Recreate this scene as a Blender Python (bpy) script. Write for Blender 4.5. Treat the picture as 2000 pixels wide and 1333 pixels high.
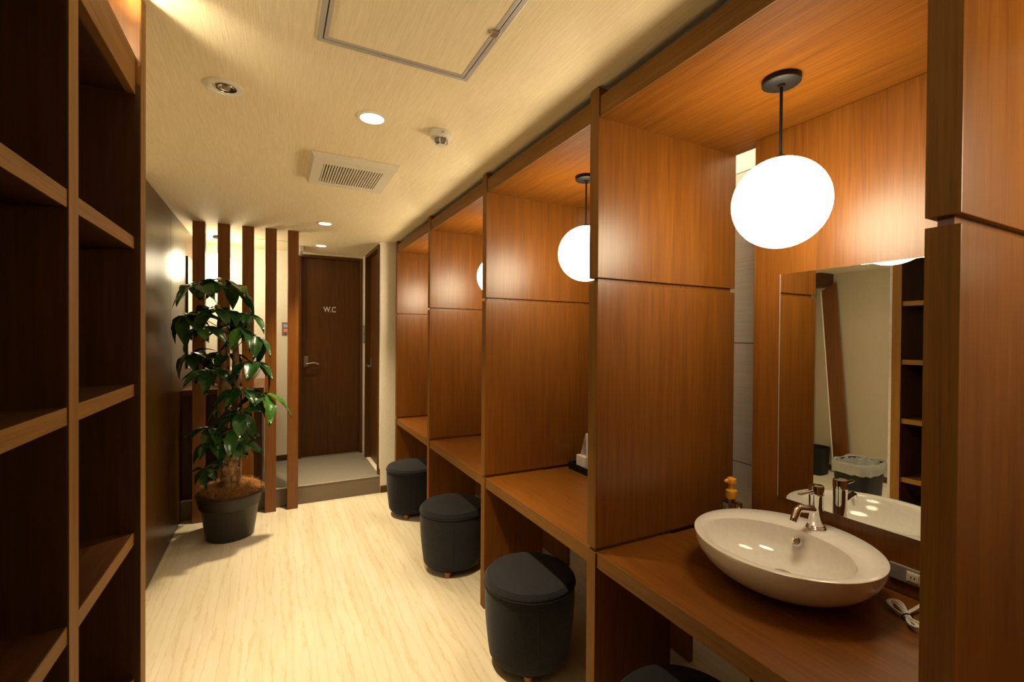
import bpy, bmesh, math, random
from mathutils import Vector, Matrix
random.seed(7)
for o in list(bpy.data.objects): bpy.data.objects.remove(o)
scene = bpy.context.scene
C = scene.collection

# ------------------------------------------------------------------ camera
cam_d = bpy.data.cameras.new('camera'); cam = bpy.data.objects.new('camera', cam_d); C.objects.link(cam)
cam_d.sensor_width = 36.0; cam_d.lens = 902.2 / 2000 * 36.0; cam_d.clip_start = .02
yaw, pit, rol = .4767, .0081, .0070
F = Vector((math.sin(yaw)*math.cos(pit), math.cos(yaw)*math.cos(pit), -math.sin(pit)))
R = Vector((math.cos(yaw), -math.sin(yaw), 0)); U = R.cross(F)
R2 = R*math.cos(rol) + U*math.sin(rol); U2 = U*math.cos(rol) - R*math.sin(rol)
M = Matrix((R2, U2, -F)).transposed().to_4x4(); M.translation = Vector((0, 0, 1.5))
cam.matrix_world = M
scene.camera = cam

# ------------------------------------------------------------------ world, exposure
w = bpy.data.worlds.new('world'); scene.world = w; w.use_nodes = True
w.node_tree.nodes['Background'].inputs[0].default_value = (1, .8, .55, 1)
w.node_tree.nodes['Background'].inputs[1].default_value = .0
vs = scene.view_settings
vs.view_transform = 'Standard'; vs.look = 'None'; vs.gamma = 1; vs.use_curve_mapping = False; vs.exposure = 0.0

WARM = (1, .79, .47)       # lamp colour as the camera's white balance shows it
GLOBE = 25.0                # radiance of the opal globes
SPOT = 245.0               # downlight power

# ------------------------------------------------------------------ geometry constants (metres)
XP = 1.033                                   # front plane of the booth row
PY = [4.422, 3.387, 2.366, 1.384, .397, -.590]      # far face of every partition
TH = .049                                    # partition thickness
XR = 1.772                                   # rear of the upper partitions
ZC, ZT, ZG = .7236, 2.291, 1.717             # counter top, booth ceiling, groove
CEIL = 2.405
XW = -.66                                    # left panelled wall
YS, YW = 4.50, 5.50                          # step front, end wall
ZP = .165                                    # platform height
XS, YSH = -.325, 1.545                       # shelf front, inner face of shelf end panel
XT = 1.95                                    # tiled wall behind the booths

# ------------------------------------------------------------------ materials
def nt(name):
    m = bpy.data.materials.new(name); m.use_nodes = True
    t = m.node_tree; b = t.nodes['Principled BSDF']
    return m, t, b
def N(t, typ, **k):
    n = t.nodes.new(typ)
    for a, v in k.items():
        if a.startswith('i_'): n.inputs[a[2:].replace('_', ' ')].default_value = v
        else: setattr(n, a, v)
    return n
def coords(t, scale, rnd=True):
    tc = N(t, 'ShaderNodeTexCoord'); mp = N(t, 'ShaderNodeMapping'); mp.inputs['Scale'].default_value = scale
    if rnd:
        oi = N(t, 'ShaderNodeObjectInfo'); mu = N(t, 'ShaderNodeMath', operation='MULTIPLY'); mu.inputs[1].default_value = 37.0
        t.links.new(oi.outputs['Random'], mu.inputs[0])
        ad = N(t, 'ShaderNodeVectorMath', operation='ADD')
        t.links.new(tc.outputs['Object'], ad.inputs[0]); t.links.new(mu.outputs[0], ad.inputs[1])
        t.links.new(ad.outputs[0], mp.inputs['Vector'])
    else: t.links.new(tc.outputs['Object'], mp.inputs['Vector'])
    return mp
def noise(t, mp, scale, detail=4, rough=.6):
    n = N(t, 'ShaderNodeTexNoise'); n.inputs['Scale'].default_value = scale; n.inputs['Detail'].default_value = detail; n.inputs['Roughness'].default_value = rough
    t.links.new(mp.outputs[0], n.inputs['Vector']); return n
def ramp(t, src, stops):
    r = N(t, 'ShaderNodeValToRGB'); e = r.color_ramp.elements
    e[0].position, e[0].color = stops[0][0], (*stops[0][1], 1); e[1].position, e[1].color = stops[-1][0], (*stops[-1][1], 1)
    for p, c in stops[1:-1]:
        x = e.new(p); x.color = (*c, 1)
    t.links.new(src, r.inputs[0]); return r
def bump(t, b, src, strength=.1, dist=.002):
    n = N(t, 'ShaderNodeBump'); n.inputs['Strength'].default_value = strength; n.inputs['Distance'].default_value = dist
    t.links.new(src, n.inputs['Height']); t.links.new(n.outputs[0], b.inputs['Normal'])
def wood(name, axis, dark, mid, light, rough=.36, spec=.5):
    m, t, b = nt(name)
    s = [1.0, 1.0, 1.0]; s[axis] = .035
    n1 = noise(t, coords(t, s), 38, 4, .6)          # broad figure
    n2 = noise(t, coords(t, s), 140, 3, .6)          # fine pores
    s3 = [1.0, 1.0, 1.0]; s3[axis] = .012
    n3 = noise(t, coords(t, s3), 420, 2, .5)
    a = N(t, 'ShaderNodeMath', operation='MULTIPLY_ADD'); a.inputs[1].default_value = .42
    t.links.new(n2.outputs[0], a.inputs[0])
    k = N(t, 'ShaderNodeMath', operation='MULTIPLY'); k.inputs[1].default_value = .34; t.links.new(n1.outputs[0], k.inputs[0]); t.links.new(k.outputs[0], a.inputs[2])
    a2 = N(t, 'ShaderNodeMath', operation='MULTIPLY_ADD'); a2.inputs[1].default_value = .24; t.links.new(n3.outputs[0], a2.inputs[0]); t.links.new(a.outputs[0], a2.inputs[2])
    r = ramp(t, a2.outputs[0], [(.36, dark), (.50, mid), (.66, light)])
    t.links.new(r.outputs[0], b.inputs['Base Color'])
    b.inputs['Roughness'].default_value = rough; b.inputs['Specular IOR Level'].default_value = spec
    bump(t, b, n2.outputs[0], .05, .001)
    return m
def plain(name, col, rough=.5, metal=0, spec=.5, **k):
    m, t, b = nt(name); b.inputs['Base Color'].default_value = (*col, 1); b.inputs['Roughness'].default_value = rough
    b.inputs['Metallic'].default_value = metal; b.inputs['Specular IOR Level'].default_value = spec
    n = noise(t, coords(t, (1, 1, 1)), 60, 3)
    lo = tuple(c*.93 for c in col); r = ramp(t, n.outputs[0], [(.3, lo), (.7, col)]); t.links.new(r.outputs[0], b.inputs['Base Color'])
    for a, v in k.items(): b.inputs[a.replace('_', ' ')].default_value = v
    return m
def emit(name, col, strength):
    m, t, b = nt(name); t.nodes.remove(b); e = N(t, 'ShaderNodeEmission'); e.inputs[0].default_value = (*col, 1); e.inputs[1].default_value = strength
    t.links.new(e.outputs[0], t.nodes['Material Output'].inputs[0]); return m

TD, TM, TL = (.124, .037, .0030), (.178, .058, .0052), (.232, .082, .0085)
wz = wood('teak_vertical', 2, TD, TM, TL); wy = wood('teak_lengthwise', 1, TD, TM, TL); wx = wood('teak_crosswise', 0, TD, TM, TL)
cy_ = wood('canopy_teak', 1, TD, TM, TL, .6, .1)
ED = [(.140, .060, .0085), (.188, .083, .0125), (.235, .106, .019)]
ez = wood('edge_band_vertical', 2, *ED, .55, .15); ey = wood('edge_band_lengthwise', 1, *ED, .55, .15)
SD = [(.034, .011, .0016), (.052, .018, .0030), (.072, .027, .006)]  # shelf wood darkened: shade of the interior put into its colour
sz_ = wood('shelf_shaded_vertical', 2, *SD, .40, .4); sy_ = wood('shelf_shaded_lengthwise', 1, *SD, .40, .4)
DD, DM, DL = (.066, .023, .0040), (.092, .034, .0060), (.122, .047, .0090)
dz = wood('walnut_vertical', 2, DD, DM, DL, .40, .3); dy = wood('walnut_lengthwise', 1, DD, DM, DL, .40, .3); dx = wood('walnut_crosswise', 0, DD, DM, DL, .40, .3)
wall_panel_m = wood('dark_laminate', 2, (.040, .017, .0035), (.068, .030, .0065), (.100, .046, .011), .33, .25)

def ceiling_mat():
    m, t, b = nt('ribbed_ceiling_paper')
    n = noise(t, coords(t, (1, .035, 1), False), 280, 3, .6); n2 = noise(t, coords(t, (1, 1, 1), False), 500, 2)
    mx = N(t, 'ShaderNodeMath', operation='MULTIPLY_ADD'); mx.inputs[1].default_value = .6; t.links.new(n.outputs[0], mx.inputs[0])
    k = N(t, 'ShaderNodeMath', operation='MULTIPLY'); k.inputs[1].default_value = .4; t.links.new(n2.outputs[0], k.inputs[0]); t.links.new(k.outputs[0], mx.inputs[2])
    r = ramp(t, mx.outputs[0], [(.36, (.77, .63, .39)), (.64, (.915, .775, .53))]); t.links.new(r.outputs[0], b.inputs['Base Color'])
    b.inputs['Roughness'].default_value = .75; bump(t, b, mx.outputs[0], .3, .003); return m
ceil_m = ceiling_mat()
def floor_mat():
    m, t, b = nt('travertine_vinyl')
    mp = coords(t, (1, .10, 1), False)
    n1 = noise(t, mp, 9, 6, .62)
    wv = N(t, 'ShaderNodeTexWave'); wv.wave_type = 'BANDS'; wv.bands_direction = 'X'
    mp2 = coords(t, (1, .10, 1), False); t.links.new(mp2.outputs[0], wv.inputs['Vector'])
    wv.inputs['Scale'].default_value = 7.0; wv.inputs['Distortion'].default_value = 9; wv.inputs['Detail'].default_value = 5; wv.inputs['Detail Scale'].default_value = 2.2; wv.inputs['Detail Roughness'].default_value = .65
    r1 = ramp(t, n1.outputs[0], [(.3, (.66, .57, .41)), (.5, (.74, .66, .51)), (.72, (.79, .72, .58))])
    r2 = ramp(t, wv.outputs[0], [(0, (.86, .79, .67)), (.05, (.96, .94, .90)), (.2, (1, 1, 1))])
    mx = N(t, 'ShaderNodeMix', data_type='RGBA', blend_type='MULTIPLY'); mx.inputs[0].default_value = .8
    t.links.new(r1.outputs[0], mx.inputs[6]); t.links.new(r2.outputs[0], mx.inputs[7]); t.links.new(mx.outputs[2], b.inputs['Base Color'])
    b.inputs['Roughness'].default_value = .42; b.inputs['Specular IOR Level'].default_value = .35
    return m
floor_m = floor_mat()
cream = plain('cream_wall_paper', (.85, .79, .66), .7)
beige = plain('beige_wall_paper', (.60, .52, .38), .7)
tile_m = wood('grey_stone_tile', 1, (.44, .39, .34), (.49, .44, .39), (.54, .485, .43), .5, .3)
grout = plain('grout', (.16, .13, .11), .8)
black_m = plain('black_metal', (.008, .0075, .007), .5, 0, .3)
bronze = plain('bronze_plate', (.30, .24, .18), .35, .8)
chrome = plain('chrome', (.85, .85, .85), .06, 1)
nickel = plain('brushed_nickel', (.62, .58, .52), .3, 1)
alu = plain('aluminium', (.55, .53, .50), .42, .6)
porcelain = plain('white_porcelain', (.86, .83, .77), .07, 0, .6)
white_pl = plain('cream_plastic', (.78, .72, .58), .4)
grey_pl = plain('grey_plastic', (.22, .20, .17), .45)
dark_hole = plain('dark_recess', (.03, .025, .02), .8)
paper = plain('white_paper', (.82, .80, .75), .7)
cord_m = plain('white_cord', (.78, .74, .66), .4)
pot_m = plain('charcoal_plastic_pot', (.024, .019, .013), .42, 0, .4)
coir_m = plain('coir', (.42, .19, .05), .8)
yellow_pl = plain('amber_pump_plastic', (.72, .33, .02), .3)
foot_m = plain('orange_wood_foot', (.34, .11, .025), .4)
def fleck(name):
    m, t, b = nt(name); n = noise(t, coords(t, (1, 1, 1), False), 420, 3, .8)
    r = ramp(t, n.outputs[0], [(.35, (.15, .13, .105)), (.5, (.215, .19, .155)), (.66, (.31, .275, .23))]); t.links.new(r.outputs[0], b.inputs['Base Color'])
    b.inputs['Roughness'].default_value = .95; bump(t, b, n.outputs[0], .6, .003); return m
riser_m = plain('textured_riser', (.185, .145, .098), .7)
carpet_m = fleck('grey_carpet')
bag_m = plain('plastic_bag', (.7, .68, .62), .22, 0, .5, Transmission_Weight=.35, Alpha=.75)
def glass(name, col, rough=.02, ior=1.45):
    m, t, b = nt(name); b.inputs['Base Color'].default_value = (*col, 1); b.inputs['Transmission Weight'].default_value = 1; b.inputs['Roughness'].default_value = rough; b.inputs['IOR'].default_value = ior; return m
bottle_m = glass('clear_bottle', (.95, .93, .9))
soap_m = plain('soap_liquid', (.30, .17, .07), .2)
def mirror_mat():
    m, t, b = nt('silvered_mirror'); b.inputs['Base Color'].default_value = (.86, .88, .84, 1); b.inputs['Metallic'].default_value = 1; b.inputs['Roughness'].default_value = .0; return m
mirror_m = mirror_mat()
def fabric():
    m, t, b = nt('charcoal_weave')
    n = noise(t, coords(t, (1, 1, .35)), 330, 3, .7); n2 = noise(t, coords(t, (1, 1, 1)), 900, 2)
    r = ramp(t, n.outputs[0], [(.3, (.006, .0063, .0085)), (.55, (.014, .0148, .020)), (.75, (.036, .038, .050))]); t.links.new(r.outputs[0], b.inputs['Base Color'])
    b.inputs['Roughness'].default_value = .9; b.inputs['Specular IOR Level'].default_value = .2; b.inputs['Sheen Weight'].default_value = .12
    bump(t, b, n.outputs[0], .5, .002); return m
fab = fabric()
def bark():
    m, t, b = nt('tan_bark'); n = noise(t, coords(t, (1, 1, .5)), 45, 5, .7); n2 = noise(t, coords(t, (1, 1, 1)), 12, 3)
    r = ramp(t, n.outputs[0], [(.32, (.09, .045, .018)), (.5, (.30, .17, .07)), (.7, (.46, .29, .13))]); t.links.new(r.outputs[0], b.inputs['Base Color'])
    b.inputs['Roughness'].default_value = .75; bump(t, b, n.outputs[0], .6, .006); return m
bark_m = bark()
def leaf_mat(name, a, c):
    m, t, b = nt(name); n = noise(t, coords(t, (1, 1, 1)), 14, 3)
    r = ramp(t, n.outputs[0], [(.35, a), (.65, c)]); t.links.new(r.outputs[0], b.inputs['Base Color'])
    b.inputs['Roughness'].default_value = .22; b.inputs['Specular IOR Level'].default_value = .55
    b.inputs['Subsurface Weight'].default_value = 0
    return m
leaf_a = leaf_mat('leaf_deep_green', (.012, .045, .010), (.022, .075, .016)); leaf_b = leaf_mat('leaf_pale_backlit', (.03, .10, .012), (.05, .16, .02))
stem_m = plain('green_stem', (.10, .16, .03), .5)
globe_m = emit('opal_globe_lit', (1, .85, .56), GLOBE)
lens_m = emit('downlight_lit', (1, .86, .6), 14)
tube_m = emit('cove_tube_lit', (1, .89, .64), 130)
panel_em = emit('room_fill_lit', (1, .86, .60), 24)
red_em = emit('red_indicator', (1, .18, .12), .8)
white_ind = emit('white_indicator', (1, .9, .7), .35)

# ------------------------------------------------------------------ helpers
def BM(): return bmesh.new()
def box(bm, x0, x1, y0, y1, z0, z1, bev=0.0):
    r = bmesh.ops.create_cube(bm, size=1.0); vs_ = r['verts']
    for v in vs_:
        v.co = Vector(((x0+x1)/2 + v.co.x*(x1-x0), (y0+y1)/2 + v.co.y*(y1-y0), (z0+z1)/2 + v.co.z*(z1-z0)))
    if bev:
        es = list({e for v in vs_ for e in v.link_edges})
        bmesh.ops.bevel(bm, geom=es, offset=bev, segments=2, affect='EDGES', profile=.6)
    return bm
def lathe(bm, prof, c=(0, 0, 0), n=32, sx=1, sy=1, off=None):
    """prof: list of (radius, z). off(z index)-> (dx,dy) shift."""
    rings = []
    for i, (r, z) in enumerate(prof):
        dx, dy = off(i) if off else (0, 0)
        if r < 1e-6: rings.append([bm.verts.new((c[0]+dx, c[1]+dy, c[2]+z))])
        else: rings.append([bm.verts.new((c[0]+dx+r*sx*math.cos(2*math.pi*k/n), c[1]+dy+r*sy*math.sin(2*math.pi*k/n), c[2]+z)) for k in range(n)])
    for a, b in zip(rings[:-1], rings[1:]):
        if len(a) == 1 and len(b) == 1: continue
        for k in range(n):
            k2 = (k+1) % n
            if len(a) == 1: bm.faces.new((a[0], b[k2], b[k]))
            elif len(b) == 1: bm.faces.new((a[k], a[k2], b[0]))
            else: bm.faces.new((a[k], a[k2], b[k2], b[k]))
    return bm
def tube(bm, pts, rad, n=8, cap=True):
    pts = [Vector(p) for p in pts]; rings = []
    rr = rad if isinstance(rad, (list, tuple)) else [rad]*len(pts)
    up = Vector((0, 0, 1))
    for i, p in enumerate(pts):
        d = (pts[min(i+1, len(pts)-1)] - pts[max(i-1, 0)]).normalized()
        ref = up if abs(d.z) < .95 else Vector((1, 0, 0))
        a = d.cross(ref).normalized(); b = d.cross(a)
        rings.append([bm.verts.new(p + (a*math.cos(2*math.pi*k/n) + b*math.sin(2*math.pi*k/n))*rr[i]) for k in range(n)])
    for a, b in zip(rings[:-1], rings[1:]):
        for k in range(n): bm.faces.new((a[k], a[(k+1) % n], b[(k+1) % n], b[k]))
    if cap: bm.faces.new(rings[0]); bm.faces.new(list(reversed(rings[-1])))
    return bm
def spline(pts, n=8):
    P = [Vector(p) for p in pts]; P = [P[0]*2-P[1]] + P + [P[-1]*2-P[-2]]; out = []
    for i in range(1, len(P)-2):
        for k in range(n):
            t = k/n; a, b, c, d = P[i-1:i+3]
            out.append(.5*((2*b)+(c-a)*t+(2*a-5*b+4*c-d)*t*t+(3*b-a-3*c+d)*t**3))
    out.append(P[-2]); return out
def wpos(o):
    p = Vector((0, 0, 0))
    while o: p += o.location; o = o.parent
    return p
def obj(name, bm, mat, parent=None, smooth=False, kind=None, label=None, group=None):
    bmesh.ops.recalc_face_normals(bm, faces=bm.faces)
    if parent: bmesh.ops.translate(bm, verts=bm.verts, vec=-wpos(parent))
    me = bpy.data.meshes.new(name); bm.to_mesh(me); bm.free()
    if smooth:
        for p in me.polygons: p.use_smooth = True
        if smooth != 'all':
            me.set_sharp_from_angle(angle=math.radians(40))
    me.materials.append(mat)
    o = bpy.data.objects.new(name, me); C.objects.link(o)
    if parent: o.parent = parent
    if kind: o['kind'] = kind
    if label: o['label'] = label
    if group: o['group'] = group
    return o
def tag(o, label, cat, group=None):
    o['label'] = label; o['category'] = cat
    if group: o['group'] = group
    return o
def thing(name, label, cat, loc, group=None):
    o = bpy.data.objects.new(name, None); C.objects.link(o); o.location = loc; o.empty_display_size = .05
    return tag(o, label, cat, group)
def struct(name, bm, mat, label=None, cat=None, parent=None):
    o = obj(name, bm, mat, parent)
    if not parent: o['kind'] = 'structure'; o['label'] = label; o['category'] = cat
    return o
def copy_tree(o, parent=None):
    c = o.copy(); C.objects.link(c); c.parent = parent
    for ch in list(o.children): copy_tree(ch, c)
    return c
def quick(name, mat, x0, x1, y0, y1, z0, z1, parent=None, bev=.0015, **k):
    return obj(name, box(BM(), x0, x1, y0, y1, z0, z1, bev), mat, parent, **k)
def spot(name, loc, parent, power, angle, blend=.6, col=WARM, rad=.045, aim=None):
    d = bpy.data.lights.new(name, 'SPOT'); d.energy = power; d.color = col; d.spot_size = math.radians(angle); d.spot_blend = blend; d.shadow_soft_size = rad
    o = bpy.data.objects.new(name, d); C.objects.link(o); o.parent = parent; o.location = Vector(loc) - wpos(parent)
    return o

# ------------------------------------------------------------------ the setting
struct('floor', box(BM(), -2.5, 2.1, -1.7, 5.7, -.08, 0), floor_m, 'pale travertine-patterned vinyl floor with lengthwise veins', 'floor')
struct('ceiling', box(BM(), -.72, 2.1, -1.7, 5.7, CEIL, CEIL+.1), ceil_m, 'cream ribbed wallpaper ceiling over the corridor', 'ceiling')
struct('ceiling_side', box(BM(), -2.5, -.72, -1.7, 3.3, 2.25, 2.5), cream, 'lower pale ceiling of the side room seen in the mirror', 'ceiling')
# left panelled block beyond the side opening
left = bpy.data.objects.new('wall_left', None); C.objects.link(left); left.location = (XW, 3.2, 0); left['kind'] = 'structure'; left['label'] = 'dark laminate panelled wall on the left of the corridor'; left['category'] = 'wall'
quick('wall_core', cream, -.80, XW-.016, 3.2, YW, 0, CEIL, left, 0)
for i, (a, b) in enumerate([(3.2, 4.10), (4.103, 4.72)]):
    quick('wall_panel', wall_panel_m, XW-.016, XW, a, b, 0, CEIL-.002, left, .001)
quick('wall_panel', wall_panel_m, XW-.016, XW, 4.723, YW, 0, CEIL-.002, left, .001)
struct('wall_side', box(BM(), -2.5, -.66-.14, 3.2, 3.3, 0, 2.25), beige, 'beige end wall of the side room', 'wall')
struct('wall_far_left', box(BM(), -2.5, -2.3, -1.7, 3.2, 0, 2.25), beige, 'plain beige side room wall reflected in the booth mirror', 'wall')
_b = box(BM(), -.8, .233, YW, YW+.14, 0, CEIL); box(_b, .905, .97, YW, YW+.14, 0, CEIL); box(_b, .233, .905, YW, YW+.14, 2.385, CEIL); box(_b, .233, .905, YW, YW+.14, 0, ZP)
struct('wall_end', _b, cream, 'cream end wall behind the posts and toilet door', 'wall')
_b = box(BM(), .985, 2.1, YS, YW+.14, 0, CEIL); box(_b, .91, .985, YS, 4.555, 0, CEIL); box(_b, .91, .985, 5.28, YW, 0, CEIL); box(_b, .91, .985, 4.555, 5.28, 2.392, CEIL); box(_b, .91, .985, 4.555, 5.28, 0, ZP)
struct('wall_corner', _b, cream, 'cream wall corner between the side door and the booths', 'wall')
struct('wall_back', box(BM(), -2.5, 2.1, -1.8, -1.7, 0, 2.5), cream, 'cream wall behind the viewer', 'wall')
# tiled wall behind the booths
wr = struct('wall_right', box(BM(), XT+.008, 2.1, -1.7, YS, 0, CEIL), grout, 'grey stone tiled wall behind the make-up booths', 'wall')
tb = {}
def tile(y0, y1, z0, z1):
    k = (round(y1-y0, 3), round(z1-z0, 3))
    if k not in tb:
        bm = box(BM(), XT, XT+.008, 0, k[0]-.004, 0, k[1]-.004, .001); me = bpy.data.meshes.new('tile'); bm.to_mesh(me); bm.free(); me.materials.append(tile_m); tb[k] = me
    o = bpy.data.objects.new('tile', tb[k]); C.objects.link(o); o.location = (0, y0, z0); o.parent = wr
for r_, (z0, z1) in enumerate([(0, .361), (.361, .921), (.921, 1.482), (1.482, 2.284)]):
    off = [.0, .62, .164, .80][r_]; y = -1.7 + off - 1.2
    while y < YS:
        a, b = max(y, -1.7), min(y+1.2, YS)
        if b-a > .05: tile(a, b, z0, z1)
        y += 1.2
quick('wall_top_band', cream, XT, XT+.008, -1.7, YS, 2.284, CEIL, wr, 0)

# platform
pf = bpy.data.objects.new('floor_platform', None); C.objects.link(pf); pf.location = (0, YS, 0); pf['kind'] = 'structure'; pf['label'] = 'raised carpeted platform with a stone-textured riser before the toilet doors'; pf['category'] = 'step'
quick('carpet', carpet_m, -.66, .91, YS+.012, YW, ZP-.02, ZP, pf, .002)
quick('riser', riser_m, -.66, .91, YS, YS+.02, 0, ZP-.006, pf, .001)
quick('nosing', alu, -.66, .91, YS-.004, YS+.016, ZP-.006, ZP+.002, pf, .001)
# trims
def trim(n, x0, x1, y0, y1, z0, z1, lab): 
    struct('trim_%d' % n, box(BM(), x0, x1, y0, y1, z0, z1, .002), dx, lab, 'baseboard')
trim(1, .912, XP+.9, YS-.010, YS, 0, .065, 'brown baseboard below the cream wall corner')
trim(2, -.07, .235, YW-.010, YW, ZP, ZP+.06, 'brown baseboard on the end wall behind the posts')
trim(3, .900, .91, YS+.005, 4.545, ZP, ZP+.06, 'short brown baseboard beside the side door')
trim(4, -2.3, -2.29, 1.6, 3.2, 0, .06, 'brown baseboard of the beige wall in the mirror')
struct('trim_5', box(BM(), -.66, .20, 4.93, 4.936, CEIL-.003, CEIL+.002), alu, 'thin ceiling joint line behind the posts', 'trim')
quick_pier = struct('wall_pier', box(BM(), -.72, -.39, YSH+.055, YSH+.10, 0, CEIL), tile_m, 'narrow grey tiled pier beside the shelf end', 'wall')

# doors
def lever(parent, x, y, z, axis, s=1):
    """lever handle: rose plate + bent lever. axis 'y' : on a face looking to -Y, lever runs to +X ; 'x': on a face looking to -X, lever runs to +Y"""
    if axis == 'y':
        P = quick('handle_plate', bronze, x-.024, x+.024, y-.008, y, z-.032, z+.085, parent, .002)
        quick('lock_plate', grey_pl, x-.016, x+.016, y-.010, y-.006, z+.045, z+.078, P, .001)
        bm = tube(BM(), spline([(x, y-.004, z), (x, y-.05, z), (x+.03*s, y-.058, z+.006), (x+.08*s, y-.056, z+.010), (x+.125*s, y-.054, z-.006)], 6), [.0065]*25, 8)
    else:
        P = quick('handle_plate', bronze, x-.008, x, y-.024, y+.024, z-.032, z+.085, parent, .002)
        quick('lock_plate', grey_pl, x-.010, x-.006, y-.016, y+.016, z+.045, z+.078, P, .001)
        bm = tube(BM(), spline([(x-.004, y, z), (x-.05, y, z), (x-.058, y+.03*s, z+.006), (x-.056, y+.08*s, z+.010), (x-.054, y+.125*s, z-.006)], 6), [.0065]*25, 8)
    obj('handle', bm, nickel, parent, True, label='curved brushed metal lever handle')
d1 = bpy.data.objects.new('door_1', None); C.objects.link(d1); d1.location = (.57, YW, ZP); d1['kind'] = 'structure'; d1['label'] = 'dark walnut toilet door lettered W.C at the corridor end'; d1['category'] = 'door'
x0, x1, zt = .245, .905, 2.385
quick('frame', dz, x0-.012, x0+.020, YW-.014, YW+.10, ZP, zt-.0005, d1); quick('frame', dz, x1-.026, x1, YW-.014, YW+.10, ZP, zt-.0005, d1); quick('frame', dx, x0+.0205, x1-.0265, YW-.014, YW+.10, zt-.030, zt-.0005, d1)
quick('door_leaf', dz, x0+.021, x1-.027, YW+.038, YW+.075, ZP+.006, zt-.031, d1)
quick('threshold', riser_m, x0+.021, x1-.027, YW, YW+.10, ZP-.002, ZP+.003, d1, 0)
lever(d1, .318, YW+.038, 1.195, 'y')
fc = bpy.data.curves.new('wc', 'FONT'); fc.body = 'W.C'; fc.size = .090; fc.extrude = .0015; fc.align_x = 'CENTER'; fc.offset = .0008
fo = bpy.data.objects.new('wc', fc); C.objects.link(fo)
dg = bpy.context.evaluated_depsgraph_get(); me = bpy.data.meshes.new_from_object(fo.evaluated_get(dg)); bpy.data.objects.remove(fo)
me.materials.clear(); me.materials.append(paper)
lt = bpy.data.objects.new('lettering', me); C.objects.link(lt); lt.parent = d1; lt.location = (.560-.57, .0365, 1.768-ZP); lt.rotation_euler = (math.pi/2, 0, 0); lt.scale = (.74, .94, 1); lt['label'] = 'white letters W.C'
d2 = bpy.data.objects.new('door_2', None); C.objects.link(d2); d2.location = (.91, 4.95, ZP); d2['kind'] = 'structure'; d2['label'] = 'dark walnut side door seen edge-on beside the toilet door'; d2['category'] = 'door'
quick('frame', dz, .896, .985, 4.556, 4.590, ZP, 2.39, d2); quick('frame', dz, .896, .985, 5.245, 5.279, ZP, 2.39, d2); quick('frame', dy, .896, .985, 4.5905, 5.2445, 2.355, 2.39, d2)
quick('door_leaf', dz, .950, .983, 4.591, 5.244, ZP+.006, 2.354, d2)
lever(d2, .950, 5.17, 1.18, 'x', -1)

# ------------------------------------------------------------------ partitions
p_lab = ['teak booth partition nearest the toilet doors, against the cream wall', 'teak booth partition second from the far end, in front of the farthest stool',
         'middle teak booth partition, between two charcoal stools', 'large teak booth partition between the sink booth and the tissue tray', 'nearest teak partition at the right picture edge, beside the washbasin booth', 'teak booth partition behind the viewer']
def partition(i):
    y1 = PY[i]; y0 = y1-TH; g = .013
    t = thing('booth_partition', p_lab[i], 'partition', (XP, (y0+y1)/2, 0), 'teak partitions between the make-up booths')
    fr = ez
    u = quick('upper_panel', wz, XP+.0015, XR, y0, y1, ZG, CEIL-.006, t); quick('edge_band', fr, XP, XP+.0015, y0, y1, ZG, CEIL-.006, u, .0005)
    quick('groove_core', wz, XP+g, XR-g, y0+g, y1-g, ZG-.018, ZG, t, 0)
    u = quick('middle_panel', wz, XP+.0015, XR, y0, y1, ZC+.013, ZG-.018, t); quick('edge_band', fr, XP, XP+.0015, y0, y1, ZC+.013, ZG-.018, u, .0005)
    quick('groove_core', wz, XP+.010, 1.69, y0+.008, y1-.008, ZC, ZC+.013, t, 0)
    u = quick('lower_panel', wz, XP+.0015, 1.41, y0, y1, 0, ZC, t); quick('edge_band', fr, XP, XP+.0015, y0, y1, 0, ZC, u, .0005)
    return t
for i in range(6): partition(i)
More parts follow.
